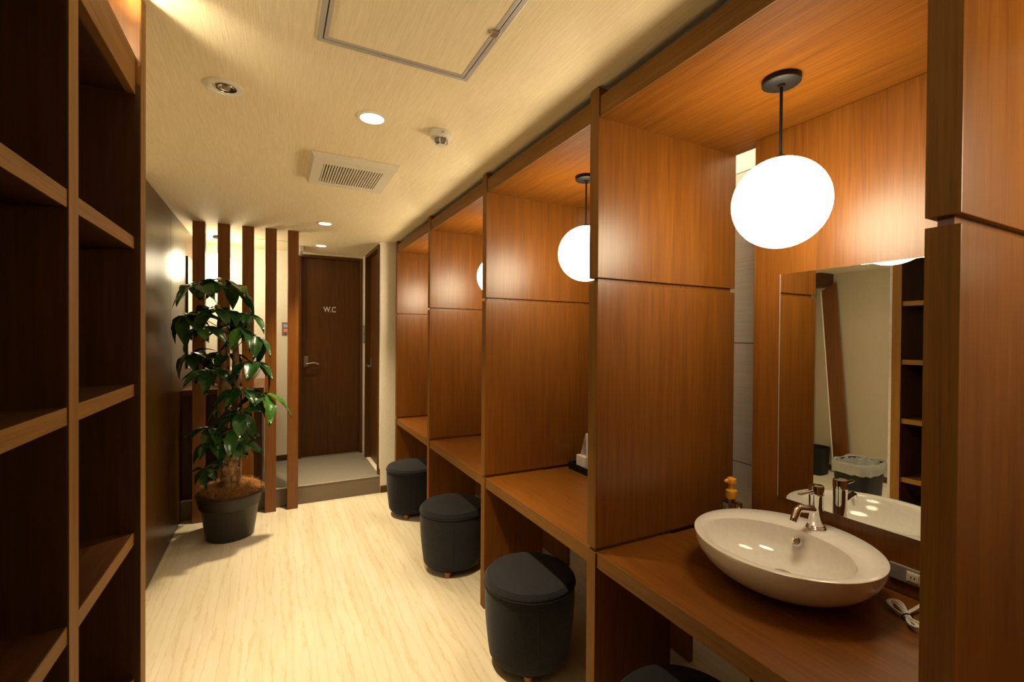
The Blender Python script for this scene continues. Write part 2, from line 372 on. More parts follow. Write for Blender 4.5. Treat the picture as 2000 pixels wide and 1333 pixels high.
# booths between them (far to near): counter, canopy, back panel, mirror
b_lab = ['farthest booth by the toilet doors', 'second booth from the toilet doors', 'booth with the tissue tray', 'near booth with the white washbasin', 'booth behind the viewer, out of the picture']
for i in range(5):
    ya, yb = PY[i+1], PY[i]-TH                 # clear booth
    yc = (ya+yb)/2
    t = thing('booth_counter', 'teak counter slab of the ' + b_lab[i], 'counter', (XP, yc, ZC-.055), 'teak counters of the make-up booths')
    quick('slab', wy, XP+.010, 1.708, ya+.0008, yb-.0008, ZC-.055, ZC, t)
    quick('front_edge', ey, XP+.006, XP+.010, ya+.0008, yb-.0008, ZC-.055, ZC-.0005, t, .0008)
    t = thing('booth_canopy', 'teak ceiling board and fascia over the ' + b_lab[i], 'canopy', (XP, yc, ZT), 'teak canopies of the make-up booths')
    quick('ceiling_board', cy_, XP+.013, XR, ya+.0008, yb-.0008, ZT, ZT+.02, t, 0)
    quick('fascia', ey, XP+.006, XP+.0125, ya+.0008, yb-.0008, ZT, ZT+.076, t, .0008)
    quick('shadow_gap', black_m, XP+.05, XP+.07, ya+.002, yb-.002, ZT+.02, CEIL-.002, t, 0)
    yo = yc - .02 if i != 3 else .877
    t = thing('back_panel', 'teak back panel behind the mirror of the ' + b_lab[i], 'panel', (1.71, yo, 0), 'teak back panels of the booths')
    quick('upper_board', wz, 1.71, 1.735, yo-.325, yo+.325, ZC, ZT-.001, t)
    quick('lower_board', wz, 1.712, 1.735, yo-.325, yo+.325, 0, ZC, t)
    t = thing('booth_mirror', 'frameless rectangular mirror in the ' + b_lab[i], 'mirror', (1.70, yo, .905), 'mirrors of the booths')
    quick('backing', black_m, 1.7045, 1.7095, yo-.258, yo+.206, .910, 1.740, t, 0)
    quick('pane', mirror_m, 1.700, 1.7045, yo-.262, yo+.210, .905, 1.745, t, .0008)
    quick('edge_trim', alu, 1.6995, 1.7055, yo+.210, yo+.2125, .905, 1.745, t, 0)

# ------------------------------------------------------------------ pendants
def pendant(label, c, ztop, zc, r=.135):
    t = thing('pendant_lamp', label, 'lamp', (c[0], c[1], ztop), 'white globe pendant lamps')
    obj('canopy', lathe(BM(), [(0, ztop), (.053, ztop), (.053, ztop-.016), (.049, ztop-.019), (.012, ztop-.020), (.010, ztop-.026), (0, ztop-.026)], (c[0], c[1], 0), 40), black_m, t, True)
    obj('rod', tube(BM(), [(c[0], c[1], ztop-.02), (c[0], c[1], zc+r-.004)], .0045, 10), black_m, t, True)
    obj('cap', lathe(BM(), [(0, zc+r+.012), (.012, zc+r+.010), (.014, zc+r-.006), (0, zc+r-.006)], (c[0], c[1], 0), 20), black_m, t, True)
    n = 24; prof = [(r*math.sin(math.pi*k/n), zc + r*math.cos(math.pi*k/n)) for k in range(n+1)]; prof[0] = (0, zc+r); prof[-1] = (0, zc-r)
    obj('globe', lathe(BM(), prof, (c[0], c[1], 0), 48), globe_m, t, 'all', label='glowing white opal globe')
    return t
pendant('lit globe pendant over the white washbasin, largest in view', (1.367, .878), ZT, 1.913)
pendant('lit globe pendant half hidden by the large partition, above the tissue tray booth', (1.362, 1.855), ZT, 1.913)
pendant('lit globe pendant showing only a sliver, in the second booth from the toilet doors', (1.352, 2.85), ZT, 1.913)
pendant('lit globe pendant in the farthest booth, seen only by its glow on the teak', (1.355, 3.86), ZT, 1.913)
pendant('lit globe pendant in the booth behind the viewer', (1.365, -.11), ZT, 1.913)
pendant('lit globe pendant over the alcove washbasin behind the posts', (-.44, 5.0), CEIL, 2.115)

# ------------------------------------------------------------------ downlights
def downlight(label, x, y, on=True, r=.060, power=SPOT, angle=82):
    t = thing('downlight', label, 'lamp', (x, y, CEIL), 'recessed round ceiling downlights')
    z = CEIL
    ro = r
    if on:
        obj('trim_ring', lathe(BM(), [(ro, z), (ro, z-.004), (ro-.005, z-.006), (ro-.012, z-.004), (ro-.014, z-.0005)], (x, y, 0), 40), white_pl, t, True)
        obj('lens', lathe(BM(), [(ro-.0135, z-.0015), (ro*.5, z-.0025), (0, z-.003)], (x, y, 0), 40), lens_m, t, True)
        spot('downlight_beam', (x, y, z-.012), t, power, angle, 1.0)
    else:
        obj('trim_ring', lathe(BM(), [(ro+.004, z), (ro+.004, z-.002), (ro, z-.004), (ro*.62, z-.004), (ro*.60, z-.001)], (x, y, 0), 40), white_pl, t, True)
        e = obj('reflector', lathe(BM(), [(ro*.56, z-.005), (ro*.52, z-.0055), (ro*.40, z-.003), (ro*.22, z-.001)], (x+.008, y, 0), 36), chrome, t, True)
        obj('bulb', lathe(BM(), [(ro*.22, z-.001), (ro*.2, z-.007), (0, z-.009)], (x+.008, y, 0), 20), plain('bulb_glass', (.35, .25, .15), .1), t, True)
    return t
downlight('lit recessed downlight between the ceiling vent and the access hatch', .361, 1.976, power=SPOT*1.0)
downlight('lit downlight beyond the ceiling vent, just before the posts', .366, 4.00, power=SPOT*1.0)
downlight('lit downlight right above the toilet door platform', .423, 5.0, power=SPOT*.16, angle=80)
downlight('unlit adjustable downlight near the shelf', -.163, 1.984, on=False, r=.060)

# cove lamp on top of the shelf
t = thing('cove_tube', 'short fluorescent tube on the shelf top just below the ceiling', 'lamp', (-.47, 1.29, 2.2355))
obj('tube', tube(BM(), [(-.47, 1.12, 2.335), (-.47, 1.36, 2.335)], .016, 14), tube_m, t, True)
quick('batten', white_pl, -.50, -.44, 1.095, 1.385, 2.2355, 2.305, t); quick('tube_holder', white_pl, -.485, -.455, 1.097, 1.122, 2.305, 2.355, t); quick('tube_holder', white_pl, -.485, -.455, 1.358, 1.383, 2.305, 2.355, t)

# unseen spotlight added beside it to throw the streak on the corridor ceiling
sp0 = Vector((-.405, 1.425, 2.325)); sd = (Vector((-.245, 1.570, 2.425)) - sp0).normalized()
t = thing('added_spotlight', 'unseen spotlight added on the shelf top for the ceiling streak', 'lamp', (-.42, 1.41, 2.2355))
obj('stand', tube(BM(), [(-.425, 1.405, 2.2355), (-.425, 1.405, 2.31)], .006, 10), black_m, t, True)
obj('foot', lathe(BM(), [(0, 2.2355), (.025, 2.2355), (.025, 2.242), (0, 2.244)], (-.425, 1.405, 0), 24), black_m, t, True)
obj('can', tube(BM(), [sp0 - sd*.060, sp0 - sd*.004], .018, 20), black_m, t, True)
obj('lens', tube(BM(), [sp0 - sd*.004, sp0 - sd*.002], .015, 20), lens_m, t, True)
so_ = spot('spotlight_beam', sp0 + sd*.004, t, 12, 60, 1.0, (1, .89, .62), .022); so_.rotation_euler = (-sd).to_track_quat('Z', 'Y').to_euler()
# unseen tube added on top of the canopies to brighten the tiled wall
t = thing('added_wash_tube', 'unseen tube lamp added on the canopies to wash the tiled wall', 'lamp', (1.74, 2.0, ZT+.02))
obj('tube', tube(BM(), [(1.735, .45, ZT+.058), (1.735, 4.2, ZT+.058)], .008, 10), emit('wall_wash_lit', (1, .86, .60), 42), t, True)
for y_ in (.86, 1.85, 2.85, 3.86): quick('holder', white_pl, 1.722, 1.748, y_-.02, y_+.02, ZT+.0205, ZT+.052, t)
# side-room ceiling lamp, added out of view to light the mirrored wall
t = thing('added_room_lamp', 'unseen ceiling lamp added to light the side room behind the shelf', 'lamp', (-1.95, .95, 2.25))
quick('housing', white_pl, -2.17, -1.73, .45, 1.45, 2.225, 2.25, t, .01); quick('diffuser', panel_em, -2.15, -1.75, .47, 1.43, 2.218, 2.226, t, .003)

# ------------------------------------------------------------------ ceiling fittings
t = thing('access_hatch', 'square ceiling access hatch with aluminium frame', 'hatch', (.357, 1.285, CEIL))
hx0, hx1, hy0, hy1 = .114, .604, 1.04, 1.532; z = CEIL
for a in ((hx0, hx1, hy1-.016, hy1), (hx0, hx1, hy0, hy0+.016), (hx0, hx0+.016, hy0+.016, hy1-.016), (hx1-.016, hx1, hy0+.016, hy1-.016)):
    quick('outer_frame', alu, *a, z-.004, z, t, .001)
hx0 += .019; hx1 -= .019; hy0 += .019; hy1 -= .019
for a in ((hx0, hx1, hy1-.012, hy1), (hx0, hx1, hy0, hy0+.012), (hx0, hx0+.012, hy0+.012, hy1-.012), (hx1-.012, hx1, hy0+.012, hy1-.012)):
    quick('inner_frame', alu, *a, z-.004, z, t, .001)
quick('hatch_panel', ceil_m, hx0+.012, hx1-.012, hy0+.012, hy1-.012, z-.0025, z, t, 0)
quick('gap_strip', dark_hole, hx0-.003, hx1+.003, hy0-.003, hy1+.003, z-.0006, z, t, 0)
quick('latch', nickel, hx1-.018, hx1+.008, 1.235, 1.262, z-.010, z-.003, t, .002)

t = thing('ceiling_vent', 'cream plastic ceiling ventilation grille with fine slats', 'vent', (.378, 2.68, CEIL))
vx0, vx1, vy0, vy1 = .165, .592, 2.455, 2.905; z = CEIL
gx0, gx1, gy0, gy1 = .225, .522, 2.535, 2.835
bm = BM()
def frustum(bm, o0, o1, i0, i1, z0, z1, zi):
    a = [(o0[0], o0[1]), (o1[0], o0[1]), (o1[0], o1[1]), (o0[0], o1[1])]; k = .010
    b = [(o0[0]+k, o0[1]+k), (o1[0]-k, o0[1]+k), (o1[0]-k, o1[1]-k), (o0[0]+k, o1[1]-k)]
    c = [(i0[0], i0[1]), (i1[0], i0[1]), (i1[0], i1[1]), (i0[0], i1[1])]
    L = [[bm.verts.new((*p, zz)) for p in q] for q, zz in ((a, z0), (a, z0-.006), (b, z1), (c, z1), (c, zi))]
    for p, q in zip(L[:-1], L[1:]):
        for n in range(4): bm.faces.new((p[n], p[(n+1) % 4], q[(n+1) % 4], q[n]))
frustum(bm, (vx0, vy0), (vx1, vy1), (gx0, gy0), (gx1, gy1), z, z-.030, z-.008)
obj('cover', bm, white_pl, t)
quick('grille_back', dark_hole, gx0-.004, gx1+.004, gy0-.004, gy1+.004, z-.010, z-.006, t, 0)
sl = None; ns = 22
for k in range(ns):
    xx = gx0 + (k+.5)*(gx1-gx0)/ns
    if sl is None:
        sl = quick('slat', white_pl, xx-.0035, xx+.0035, gy0, gy1, z-.028, z-.012, t, 0); sx0 = xx
    else:
        o = sl.copy(); C.objects.link(o); o.parent = t; o.location = (xx-sx0, 0, 0)

t = thing('smoke_detector', 'small round smoke detector on the ceiling beside the downlight', 'detector', (.659, 1.975, CEIL)); c = (.659, 1.975, 0); z = CEIL
obj('base', lathe(BM(), [(0, z), (.050, z), (.050, z-.018), (.045, z-.026), (.030, z-.028), (0, z-.028)], c, 40), white_pl, t, True)
obj('sensor', lathe(BM(), [(.024, z-.028), (.028, z-.034), (.026, z-.046), (.018, z-.050), (0, z-.050)], c, 30), grey_pl, t, True)
for k in range(6):
    a = k*math.pi/3; ca, sa = math.cos(a), math.sin(a)
    obj('cage_rib', tube(BM(), [(c[0]+.030*ca, c[1]+.030*sa, z-.027), (c[0]+.030*ca, c[1]+.030*sa, z-.044), (c[0]+.018*ca, c[1]+.018*sa, z-.056)], .0028, 6), white_pl, t, True)
obj('cage_cap', lathe(BM(), [(0, z-.054), (.020, z-.054), (.020, z-.058), (0, z-.059)], c, 24), white_pl, t, True)
obj('indicator', tube(BM(), [(c[0]-.01, c[1]-.049, z-.016), (c[0]-.0101, c[1]-.0525, z-.016)], .003, 8), grey_pl, t)
t = thing('ceiling_box', 'small grey ceiling box beside the last post above the toilet door', 'box', (.262, 5.28, CEIL))
quick('body', alu, .235, .268, 5.1, 5.4, CEIL-.055, CEIL, t, .004); quick('flange', alu, .225, .278, 5.09, 5.41, CEIL-.004, CEIL, t, .001)

# ------------------------------------------------------------------ shelf on the left
t = thing('cubby_shelf', 'tall teak cubby shelf along the left side', 'shelf', (-.5, .8, 0))
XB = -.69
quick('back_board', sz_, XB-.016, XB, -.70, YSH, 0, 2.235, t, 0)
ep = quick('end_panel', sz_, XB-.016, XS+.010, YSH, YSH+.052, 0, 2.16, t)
quick('end_panel_top', wz, XB-.016, XS+.010, YSH, YSH+.052, 2.1605, CEIL-.001, t)  # upper part keeps the undarkened teak
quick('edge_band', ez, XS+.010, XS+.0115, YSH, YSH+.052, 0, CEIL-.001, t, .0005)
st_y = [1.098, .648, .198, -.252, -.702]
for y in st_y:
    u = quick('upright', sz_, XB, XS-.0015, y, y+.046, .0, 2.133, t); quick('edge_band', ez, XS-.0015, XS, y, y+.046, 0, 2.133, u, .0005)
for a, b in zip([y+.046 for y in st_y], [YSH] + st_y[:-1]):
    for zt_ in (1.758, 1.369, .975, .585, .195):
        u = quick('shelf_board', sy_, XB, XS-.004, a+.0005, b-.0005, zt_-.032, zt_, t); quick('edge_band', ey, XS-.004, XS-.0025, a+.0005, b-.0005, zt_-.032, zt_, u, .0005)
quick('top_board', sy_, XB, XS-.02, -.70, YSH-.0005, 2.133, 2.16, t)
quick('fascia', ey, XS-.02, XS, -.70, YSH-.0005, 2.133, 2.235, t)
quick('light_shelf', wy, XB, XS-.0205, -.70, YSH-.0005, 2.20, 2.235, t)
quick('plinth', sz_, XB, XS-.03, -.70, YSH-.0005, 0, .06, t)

# ------------------------------------------------------------------ posts
pl = ['first teak post, next to the dark panelled wall', 'second teak post from the dark wall, before the glowing globe', 'middle one of the five teak posts, behind the plant', 'fourth teak post from the dark wall, behind the plant pot rim', 'last teak post, beside the toilet door']
for i, x in enumerate((-.571, -.402, -.231, -.062, .108)):
    t = thing('screen_post', pl[i], 'post', (x+.0425, 4.44, 0), 'teak screen posts before the alcove')
    quick('shaft', wz, x, x+.085, 4.405, 4.475, .0, CEIL-.0005, t, .002)
    quick('foot_plate', black_m, x+.004, x+.081, 4.409, 4.471, -.0005, .003, t, 0)

# ------------------------------------------------------------------ alcove counter, basin, mirror, switch plate
t = thing('alcove_vanity', 'dark wooden vanity counter behind the posts', 'counter', (-.37, 5.0, ZP))
quick('top', wx, -.6585, -.075, 4.535, YW-.001, 1.010, 1.050, t); quick('front_panel', dz, -.6585, -.085, 4.55, 4.57, ZP, 1.010, t); quick('side_panel', dz, -.105, -.085, 4.57, YW-.001, ZP, 1.010, t)
def vessel(t, c, a, b, z0, h, ia, ib, ishift, mat, n=56):
    """oval vessel basin: a,b outer half axes (Y,X); ia,ib inner half axes, inner centre shifted by ishift in X"""
    bm = BM(); rings = []
    prof = []
    for k in range(0, 9):   # outside, bottom to rim
        u = k/8; s = .36 + .64*math.sin(u*math.pi/2)**.85; prof.append((s, s, 0, z0 + h*(u**1.35)*.97))
    prof.append((1.0, 1.0, 0, z0+h-.002)); prof.append((.985, .985, 0, z0+h))
    out = []
    for (sa, sb, sh, zz) in prof: out.append((a*sa, b*sb, sh, zz))
    out.append((ia*1.03, ib*1.03, ishift, z0+h-.002)); out.append((ia*.985, ib*.985, ishift, z0+h-.008))
    for k in range(1, 9):
        u = k/8; s = math.cos(u*math.pi/2*.96)**.75; out.append((ia*.97*s, ib*.97*s, ishift*(1-u)+.0*u, z0+h-.008-(h-.035)*math.sin(u*math.pi/2)))
    for (ra, rb, sh, zz) in out:
        rings.append([bm.verts.new((c[0]+sh+rb*math.cos(2*math.pi*k/n), c[1]+ra*math.sin(2*math.pi*k/n), zz)) for k in range(n)])
    for p, q in zip(rings[:-1], rings[1:]):
        for k in range(n): bm.faces.new((p[k], p[(k+1) % n], q[(k+1) % n], q[k]))
    bm.faces.new(rings[0]); bm.faces.new(rings[-1])
    return obj('bowl', bm, mat, t, True), out[-1][3]
t = thing('alcove_basin', 'white vessel basin on the alcove vanity behind the plant', 'basin', (-.33, 4.93, 1.05))
vessel(t, (-.33, 4.93), .20, .225, 1.05, .145, .17, .19, 0, porcelain)
obj('faucet', tube(tube(BM(), [(-.33, 5.20, 1.05), (-.33, 5.20, 1.30)], .014, 12), spline([(-.33, 5.20, 1.28), (-.33, 5.14, 1.285), (-.33, 5.08, 1.275), (-.33, 5.07, 1.255)], 5), .010, 10), chrome, t, True)
obj('drain_pipe', tube(BM(), [(-.46, 4.74, 1.05), (-.46, 4.74, 1.11)], .012, 10), chrome, t, True)
t = thing('alcove_mirror', 'slim wall mirror on the panelled wall beside the alcove globe', 'mirror', (XW, 5.1, 1.21))
quick('backing', black_m, XW, XW+.012, 4.755, 5.44, 1.213, 2.172, t, 0); quick('pane', mirror_m, XW+.012, XW+.016, 4.758, 5.437, 1.216, 2.169, t, .001)
t = thing('switch_plate', 'grey control plate with a red lamp on the end wall', 'switch', (.115, YW, 1.57))
quick('plate', grey_pl, .080, .146, YW-.008, YW, 1.503, 1.642, t, .002); quick('upper_lamp', white_ind, .094, .132, YW-.011, YW-.007, 1.590, 1.622, t, .001); quick('lower_lamp', red_em, .094, .132, YW-.011, YW-.007, 1.540, 1.572, t, .001); quick('key', black_m, .106, .120, YW-.010, YW-.007, 1.512, 1.522, t, .001)
t = thing('wall_switch', 'small dark switch on the strip between the two doors', 'switch', (.91, 5.38, 1.5))
quick('plate', grey_pl, .902, .91, 5.33, 5.43, 1.42, 1.62, t, .002); quick('rocker', alu, .899, .903, 5.355, 5.405, 1.53, 1.60, t, .001); quick('rocker', alu, .899, .903, 5.355, 5.405, 1.44, 1.51, t, .001)

# ------------------------------------------------------------------ stools
def stool(label, x, y):
    K = 1.035
    t = thing('pouf_stool', label, 'stool', (x, y, 0), 'charcoal fabric drum stools')
    n = 48
    prof = [(0, .044), (.150, .044), (.172, .047), (.180, .060)] + [(.180 + .022*math.sin((k/10)*math.pi*.55), .055 + k*.0315) for k in range(1, 11)]
    prof[-1] = (.2015, .372)
    obj('body', lathe(BM(), [(r*K, z) for r, z in prof + [(.2015, .376), (0, .376)]], (x, y, 0), n), fab, t, True)
    top = [(.196, .375), (.2035, .379), (.205, .385), (.2025, .391), (.190, .399), (.150, .406), (.09, .410), (0, .412)]
    obj('seat_cushion', lathe(BM(), [(r*K, z+(.010 if z > .395 else .002)) for r, z in top], (x, y, 0), n), fab, t, True)
    bm = BM(); ring = [(x+.2045*K*math.cos(2*math.pi*k/48), y+.2045*K*math.sin(2*math.pi*k/48), .3785) for k in range(49)]
    obj('piping', tube(bm, ring, .0028, 6, False), fab, t, True)
    obj('seam', tube(BM(), [(x+.2035*K*math.cos(-1.9), y+.2035*K*math.sin(-1.9), .36), (x+.203*K*math.cos(-1.9), y+.203*K*math.sin(-1.9), .25), (x+.190*K*math.cos(-1.9), y+.190*K*math.sin(-1.9), .10)], .0015, 5), fab, t, True)
    obj('base_board', lathe(BM(), [(0, .036), (.166, .036), (.170, .040), (.165, .0445), (0, .0445)], (x, y, 0), n), black_m, t, True)
    for k in range(4):
        a = math.pi/4 + k*math.pi/2 + .25; cx, cy = x+.152*math.cos(a), y+.152*math.sin(a)
        obj('foot', lathe(BM(), [(0, 0), (.013, 0), (.017, .006), (.020, .028), (.019, .0365), (0, .0365)], (cx, cy, 0), 16), foot_m, t, True)
    return t
s0 = stool('large charcoal drum stool under the tissue tray counter', 1.062, 1.862)
for lab, x, y in (('charcoal drum stool under the counter second from the toilet doors', 1.045, 2.855), ('farthest charcoal drum stool, beside the cream wall corner', 1.052, 3.885), ('charcoal drum stool under the washbasin counter at the bottom picture edge', 1.075, .955)):
    o = copy_tree(s0); o.location = (x, y, 0); o['label'] = lab

# ------------------------------------------------------------------ washbasin and tap
t = thing('washbasin', 'large white oval vessel basin on the near teak counter', 'basin', (1.442, .905, ZC))
bowl, zd = vessel(t, (1.442, .905), .268, .252, ZC, .140, .222, .178, -.045, porcelain, 72)
dc = (1.442, .905)
obj('drain', lathe(BM(), [(0, zd+.004), (.016, zd+.004), (.017, zd+.002), (.030, zd+.003), (.033, zd), (.030, zd-.002)], (*dc, 0), 32), chrome, t, True)
obj('drain_plug', lathe(BM(), [(0, zd+.009), (.018, zd+.008), (.020, zd+.004)], (*dc, 0), 24), nickel, t, True)
oc = Vector((1.558, .930, .822)); dirn = Vector((-.80, 0, .6)).normalized()
ov = obj('overflow_ring', lathe(BM(), [(.0085, -.002), (.0085, .004), (.014, .005), (.016, .002), (.016, -.004)], (0, 0, 0), 28), chrome, t, True)
ov.location = oc - t.location; ov.rotation_euler = dirn.to_track_quat('Z', 'Y').to_euler()
me_ = ov.data
for v in me_.vertices: v.co += Vector(t.location)
o = obj('overflow_hole', lathe(BM(), [(0, .0005), (.009, .0005), (.009, -.003)], (0, 0, 0), 24), grey_pl, t, True)
for v in o.data.vertices: v.co += Vector(t.location)
o.location = ov.location; o.rotation_euler = ov.rotation_euler

fx, fy, fz = 1.628, .908, ZC+.1385
t = thing('basin_tap', 'chrome single-lever tap standing on the rim of the white washbasin', 'tap', (fx, fy, fz))
obj('base_ring', lathe(BM(), [(0, 0), (.029, 0), (.030, .003), (.028, .006), (.026, .007), (.027, .010), (.024, .013), (0, .013)], (fx, fy, fz), 36), chrome, t, True)
obj('body', lathe(BM(), [(.0235, .012), (.0225, .04), (.021, .075), (.0215, .110), (.0225, .116), (.0205, .117)], (fx, fy, fz), 36), chrome, t, True)
obj('head', lathe(BM(), [(.0205, .117), (.0225, .119), (.0228, .140), (.0215, .146), (0, .147)], (fx, fy, fz), 36), chrome, t, True)
obj('spout', tube(BM(), [(fx-.012, fy, fz+.066), (fx-.085, fy+.006, fz+.080), (fx-.096, fy+.007, fz+.076), (fx-.112, fy+.008, fz+.040)], [.0125, .0125, .0125, .0115], 16), chrome, t, True)
obj('lever', tube(BM(), [(fx-.018, fy, fz+.128), (fx-.085, fy+.004, fz+.128)], [.0065, .0055], 14), chrome, t, True)
obj('lever_tip', lathe(BM(), [(0, -.003), (.0058, -.0025), (.0058, .0025), (0, .003)], (fx-.0862, fy+.004, fz+.128), 14), nickel, t, True)

# soap bottle
sx, sy, sz = 1.615, 1.222, ZC
t = thing('soap_bottle', 'clear foam soap bottle with amber pump behind the washbasin', 'bottle', (sx, sy, sz))
bm = box(BM(), sx-.031, sx+.031, sy-.031, sy+.031, sz, sz+.132, .010); obj('bottle_body', bm, bottle_m, t, True)
quick('soap', soap_m, sx-.027, sx+.027, sy-.027, sy+.027, sz+.004, sz+.085, t, .008)
obj('neck', lathe(BM(), [(.015, sz+.131), (.015, sz+.150), (0, sz+.150)], (sx, sy, 0), 24), bottle_m, t, True)
obj('collar', lathe(BM(), [(.0, sz+.147), (.021, sz+.147), (.022, sz+.155), (.021, sz+.176), (.015, sz+.181), (0, sz+.181)], (sx, sy, 0), 28), yellow_pl, t, True)
obj('pump_stem', lathe(BM(), [(.0105, sz+.173), (.0105, sz+.205), (0, sz+.205)], (sx, sy, 0), 20), yellow_pl, t, True)
obj('pump_head', tube(lathe(BM(), [(0, sz+.200), (.016, sz+.202), (.019, sz+.210), (.017, sz+.222), (.009, sz+.228), (0, sz+.229)], (sx, sy, 0), 24), [(sx-.004, sy+.004, sz+.214), (sx-.020, sy+.009, sz+.213), (sx-.024, sy+.010, sz+.209)], [.009, .008, .0065], 10), yellow_pl, t, True)

# outlet plate + cord
t = thing('power_outlet', 'long metal outlet plate with a socket below the mirror', 'outlet', (1.71, .66, .79))
quick('plate', alu, 1.702, 1.71, .575, .732, .765, .812, t, .002)
so = quick('socket', white_pl, 1.6995, 1.7035, .652, .686, .772, .803, t, .002); quick('socket_face', white_pl, 1.698, 1.700, .656, .682, .776, .799, so, .001)
quick('slot', dark_hole, 1.6975, 1.6985, .664, .666, .784, .792, so, 0); quick('slot', dark_hole, 1.6975, 1.6985, .673, .675, .784, .792, so, 0)
sc = obj('screw', lathe(BM(), [(0, .0005), (.004, 0), (.004, -.001)], (0, 0, 0), 14), alu, t)
for v in sc.data.vertices: v.co += Vector(t.location)
sc.location = Vector((1.7015, .718, .789)) - t.location; sc.rotation_euler = (0, -math.pi/2, 0)
t = thing('appliance_cord', 'bundled white flat cord lying on the near counter', 'cord', (1.55, .62, ZC))
z = ZC+.004
for dy_, dz_ in ((0, 0), (.0035, .0012)):
    pts = [(1.685, .612+dy_, .79), (1.672, .617+dy_, .765+dz_), (1.650, .627+dy_, .742+dz_), (1.618, .632+dy_, z+.006+dz_), (1.585, .632+dy_, z+.004+dz_), (1.556, .610+dy_, z+.004+dz_), (1.530, .580+dy_, z+dz_)]
    obj('lead', tube(BM(), spline(pts, 6), .0027, 7), cord_m, t, True)
# figure-of-eight bundle of loops
cx, cy = 1.556, .624
ax = Vector((.62, .78, 0)).normalized(); bx = Vector((-.78, .62, 0))
for j in range(6):
    pts = []
    for k in range(49):
        a = 2*math.pi*k/48; L = .062 + .003*(j % 3); W = (.019 + .0026*j)*(1 if j % 2 else .85)
        u = L*math.sin(a); v = W*math.sin(2*a)*.62
        p = Vector((cx, cy, 0)) + ax*(u + .0025*(j % 2)) + bx*v
        pts.append((p.x, p.y, z + .0025*j*.55 + .003*math.cos(a*2+j)**2 + (.010*abs(math.sin(a))**3)))
    obj('loop', tube(BM(), pts, .0027, 6, False), cord_m, t, True)
p0 = Vector((cx, cy, 0))
obj('tie', tube(BM(), [tuple(p0 + bx*.013*math.cos(a) + Vector((0, 0, z+.007+.0095*math.sin(a)))) for a in [2*math.pi*k/20 for k in range(21)]], .0018, 6, False), black_m, t, True)

# tissue tray in the neighbouring booth
t = thing('amenity_tray', 'black tray holding white paper in the booth next to the washbasin', 'tray', (1.63, 2.18, ZC))
quick('tray_base', black_m, 1.56, 1.69, 2.06, 2.280, ZC, ZC+.012, t, .002)
for a in ((1.56, 1.567, 2.06, 2.280), (1.683, 1.69, 2.06, 2.280), (1.567, 1.683, 2.06, 2.067), (1.567, 1.683, 2.273, 2.280)): quick('tray_rim', black_m, *a, ZC+.012, ZC+.040, t, .001)
tag(quick('paper_box', paper, 1.585, 1.672, 2.15, 2.235, ZC+.0125, ZC+.090, None, .002), 'small white paper box in the black tray', 'box')
def sheet(bm, yb, yt, x0, x1, z0, z1, th):
    P = [(x0, yb, z0), (x1, yb, z0), (x1, yt, z1), (x0, yt, z1)]
    f = [bm.verts.new(p) for p in P]; g = [bm.verts.new((p[0], p[1]+th, p[2])) for p in P]
    bm.faces.new(f); bm.faces.new(list(reversed(g)))
    for k in range(4): bm.faces.new((f[k], f[(k+1) % 4], g[(k+1) % 4], g[k]))
bm = BM(); sheet(bm, 2.208, 2.160, 1.597, 1.664, ZC+.0908, ZC+.225, .0016); sheet(bm, 2.118+.034, 2.1584, 1.597, 1.664, ZC+.0908, ZC+.225, .0016)
tag(obj('folded_card', bm, paper), 'folded white card standing on the paper box', 'card')

# ------------------------------------------------------------------ mirror-only things of the side room
def bin_(label, cx, cy, wx_, wy_, h, bag):
    t = thing('waste_bin', label, 'bin', (cx, cy, 0))
    bm = BM(); L = []
    for s_, zz in ((.86, 0), (1.0, h), (.96, h), (.82, .012)):
        r = []
        for k in range(28):
            a = 2*math.pi*k/28; c_, s2 = math.cos(a), math.sin(a); q = 4
            m_ = (abs(c_)**q + abs(s2)**q)**(-1/q); r.append(bm.verts.new((cx+wx_*s_*m_*c_, cy+wy_*s_*m_*s2, zz)))
        L.append(r)
    for p, q in zip(L[:-1], L[1:]):
        for k in range(28): bm.faces.new((p[k], p[(k+1) % 28], q[(k+1) % 28], q[k]))
    bm.faces.new(L[0]); bm.faces.new(L[-1]); obj('body', bm, black_m, t, True)
    if bag:
        bm = BM(); L = []; rr = random.Random(3)
        for s_, zz in ((.80, h-.10), (.93, h-.01), (1.0, h+.014), (1.06, h-.004), (1.06, h-.05), (1.045, h-.085)):
            r = []
            for k in range(44):
                a = 2*math.pi*k/44; c_, s2 = math.cos(a), math.sin(a); m_ = (abs(c_)**4 + abs(s2)**4)**-.25; j = 1 + rr.uniform(-.02, .035)
                r.append(bm.verts.new((cx+wx_*s_*m_*c_*j, cy+wy_*s_*m_*s2*j, zz + rr.uniform(-.008, .008))))
            L.append(r)
        for p, q in zip(L[:-1], L[1:]):
            for k in range(44): bm.faces.new((p[k], p[(k+1) % 44], q[(k+1) % 44], q[k]))
        obj('bag_liner', bm, bag_m, t, True, label='crumpled clear plastic bag over the rim')
    return t
bin_('black waste bin with plastic bag, reflected in the mirror', -1.30, 2.26, .20, .15, .40, True)
bin_('small black bin by the beige wall, at the partition edge in the mirror', -2.02, 3.02, .12, .10, .30, False)
t = thing('leaning_board', 'tall brown board leaning in the side room, seen in the mirror', 'board', (-2.2, 2.9, 0))
bm = BM(); f = [(-2.27, 2.80, 0), (-2.27, 2.955, 0), (-2.27, 3.115, 2.06), (-2.27, 2.975, 2.15)]
a = [bm.verts.new(p) for p in f]; b = [bm.verts.new((p[0]+.03, p[1], p[2])) for p in f]
bm.faces.new(a); bm.faces.new(list(reversed(b)))
for k in range(4): bm.faces.new((a[k], a[(k+1) % 4], b[(k+1) % 4], b[k]))
obj('board', bm, wz, t)
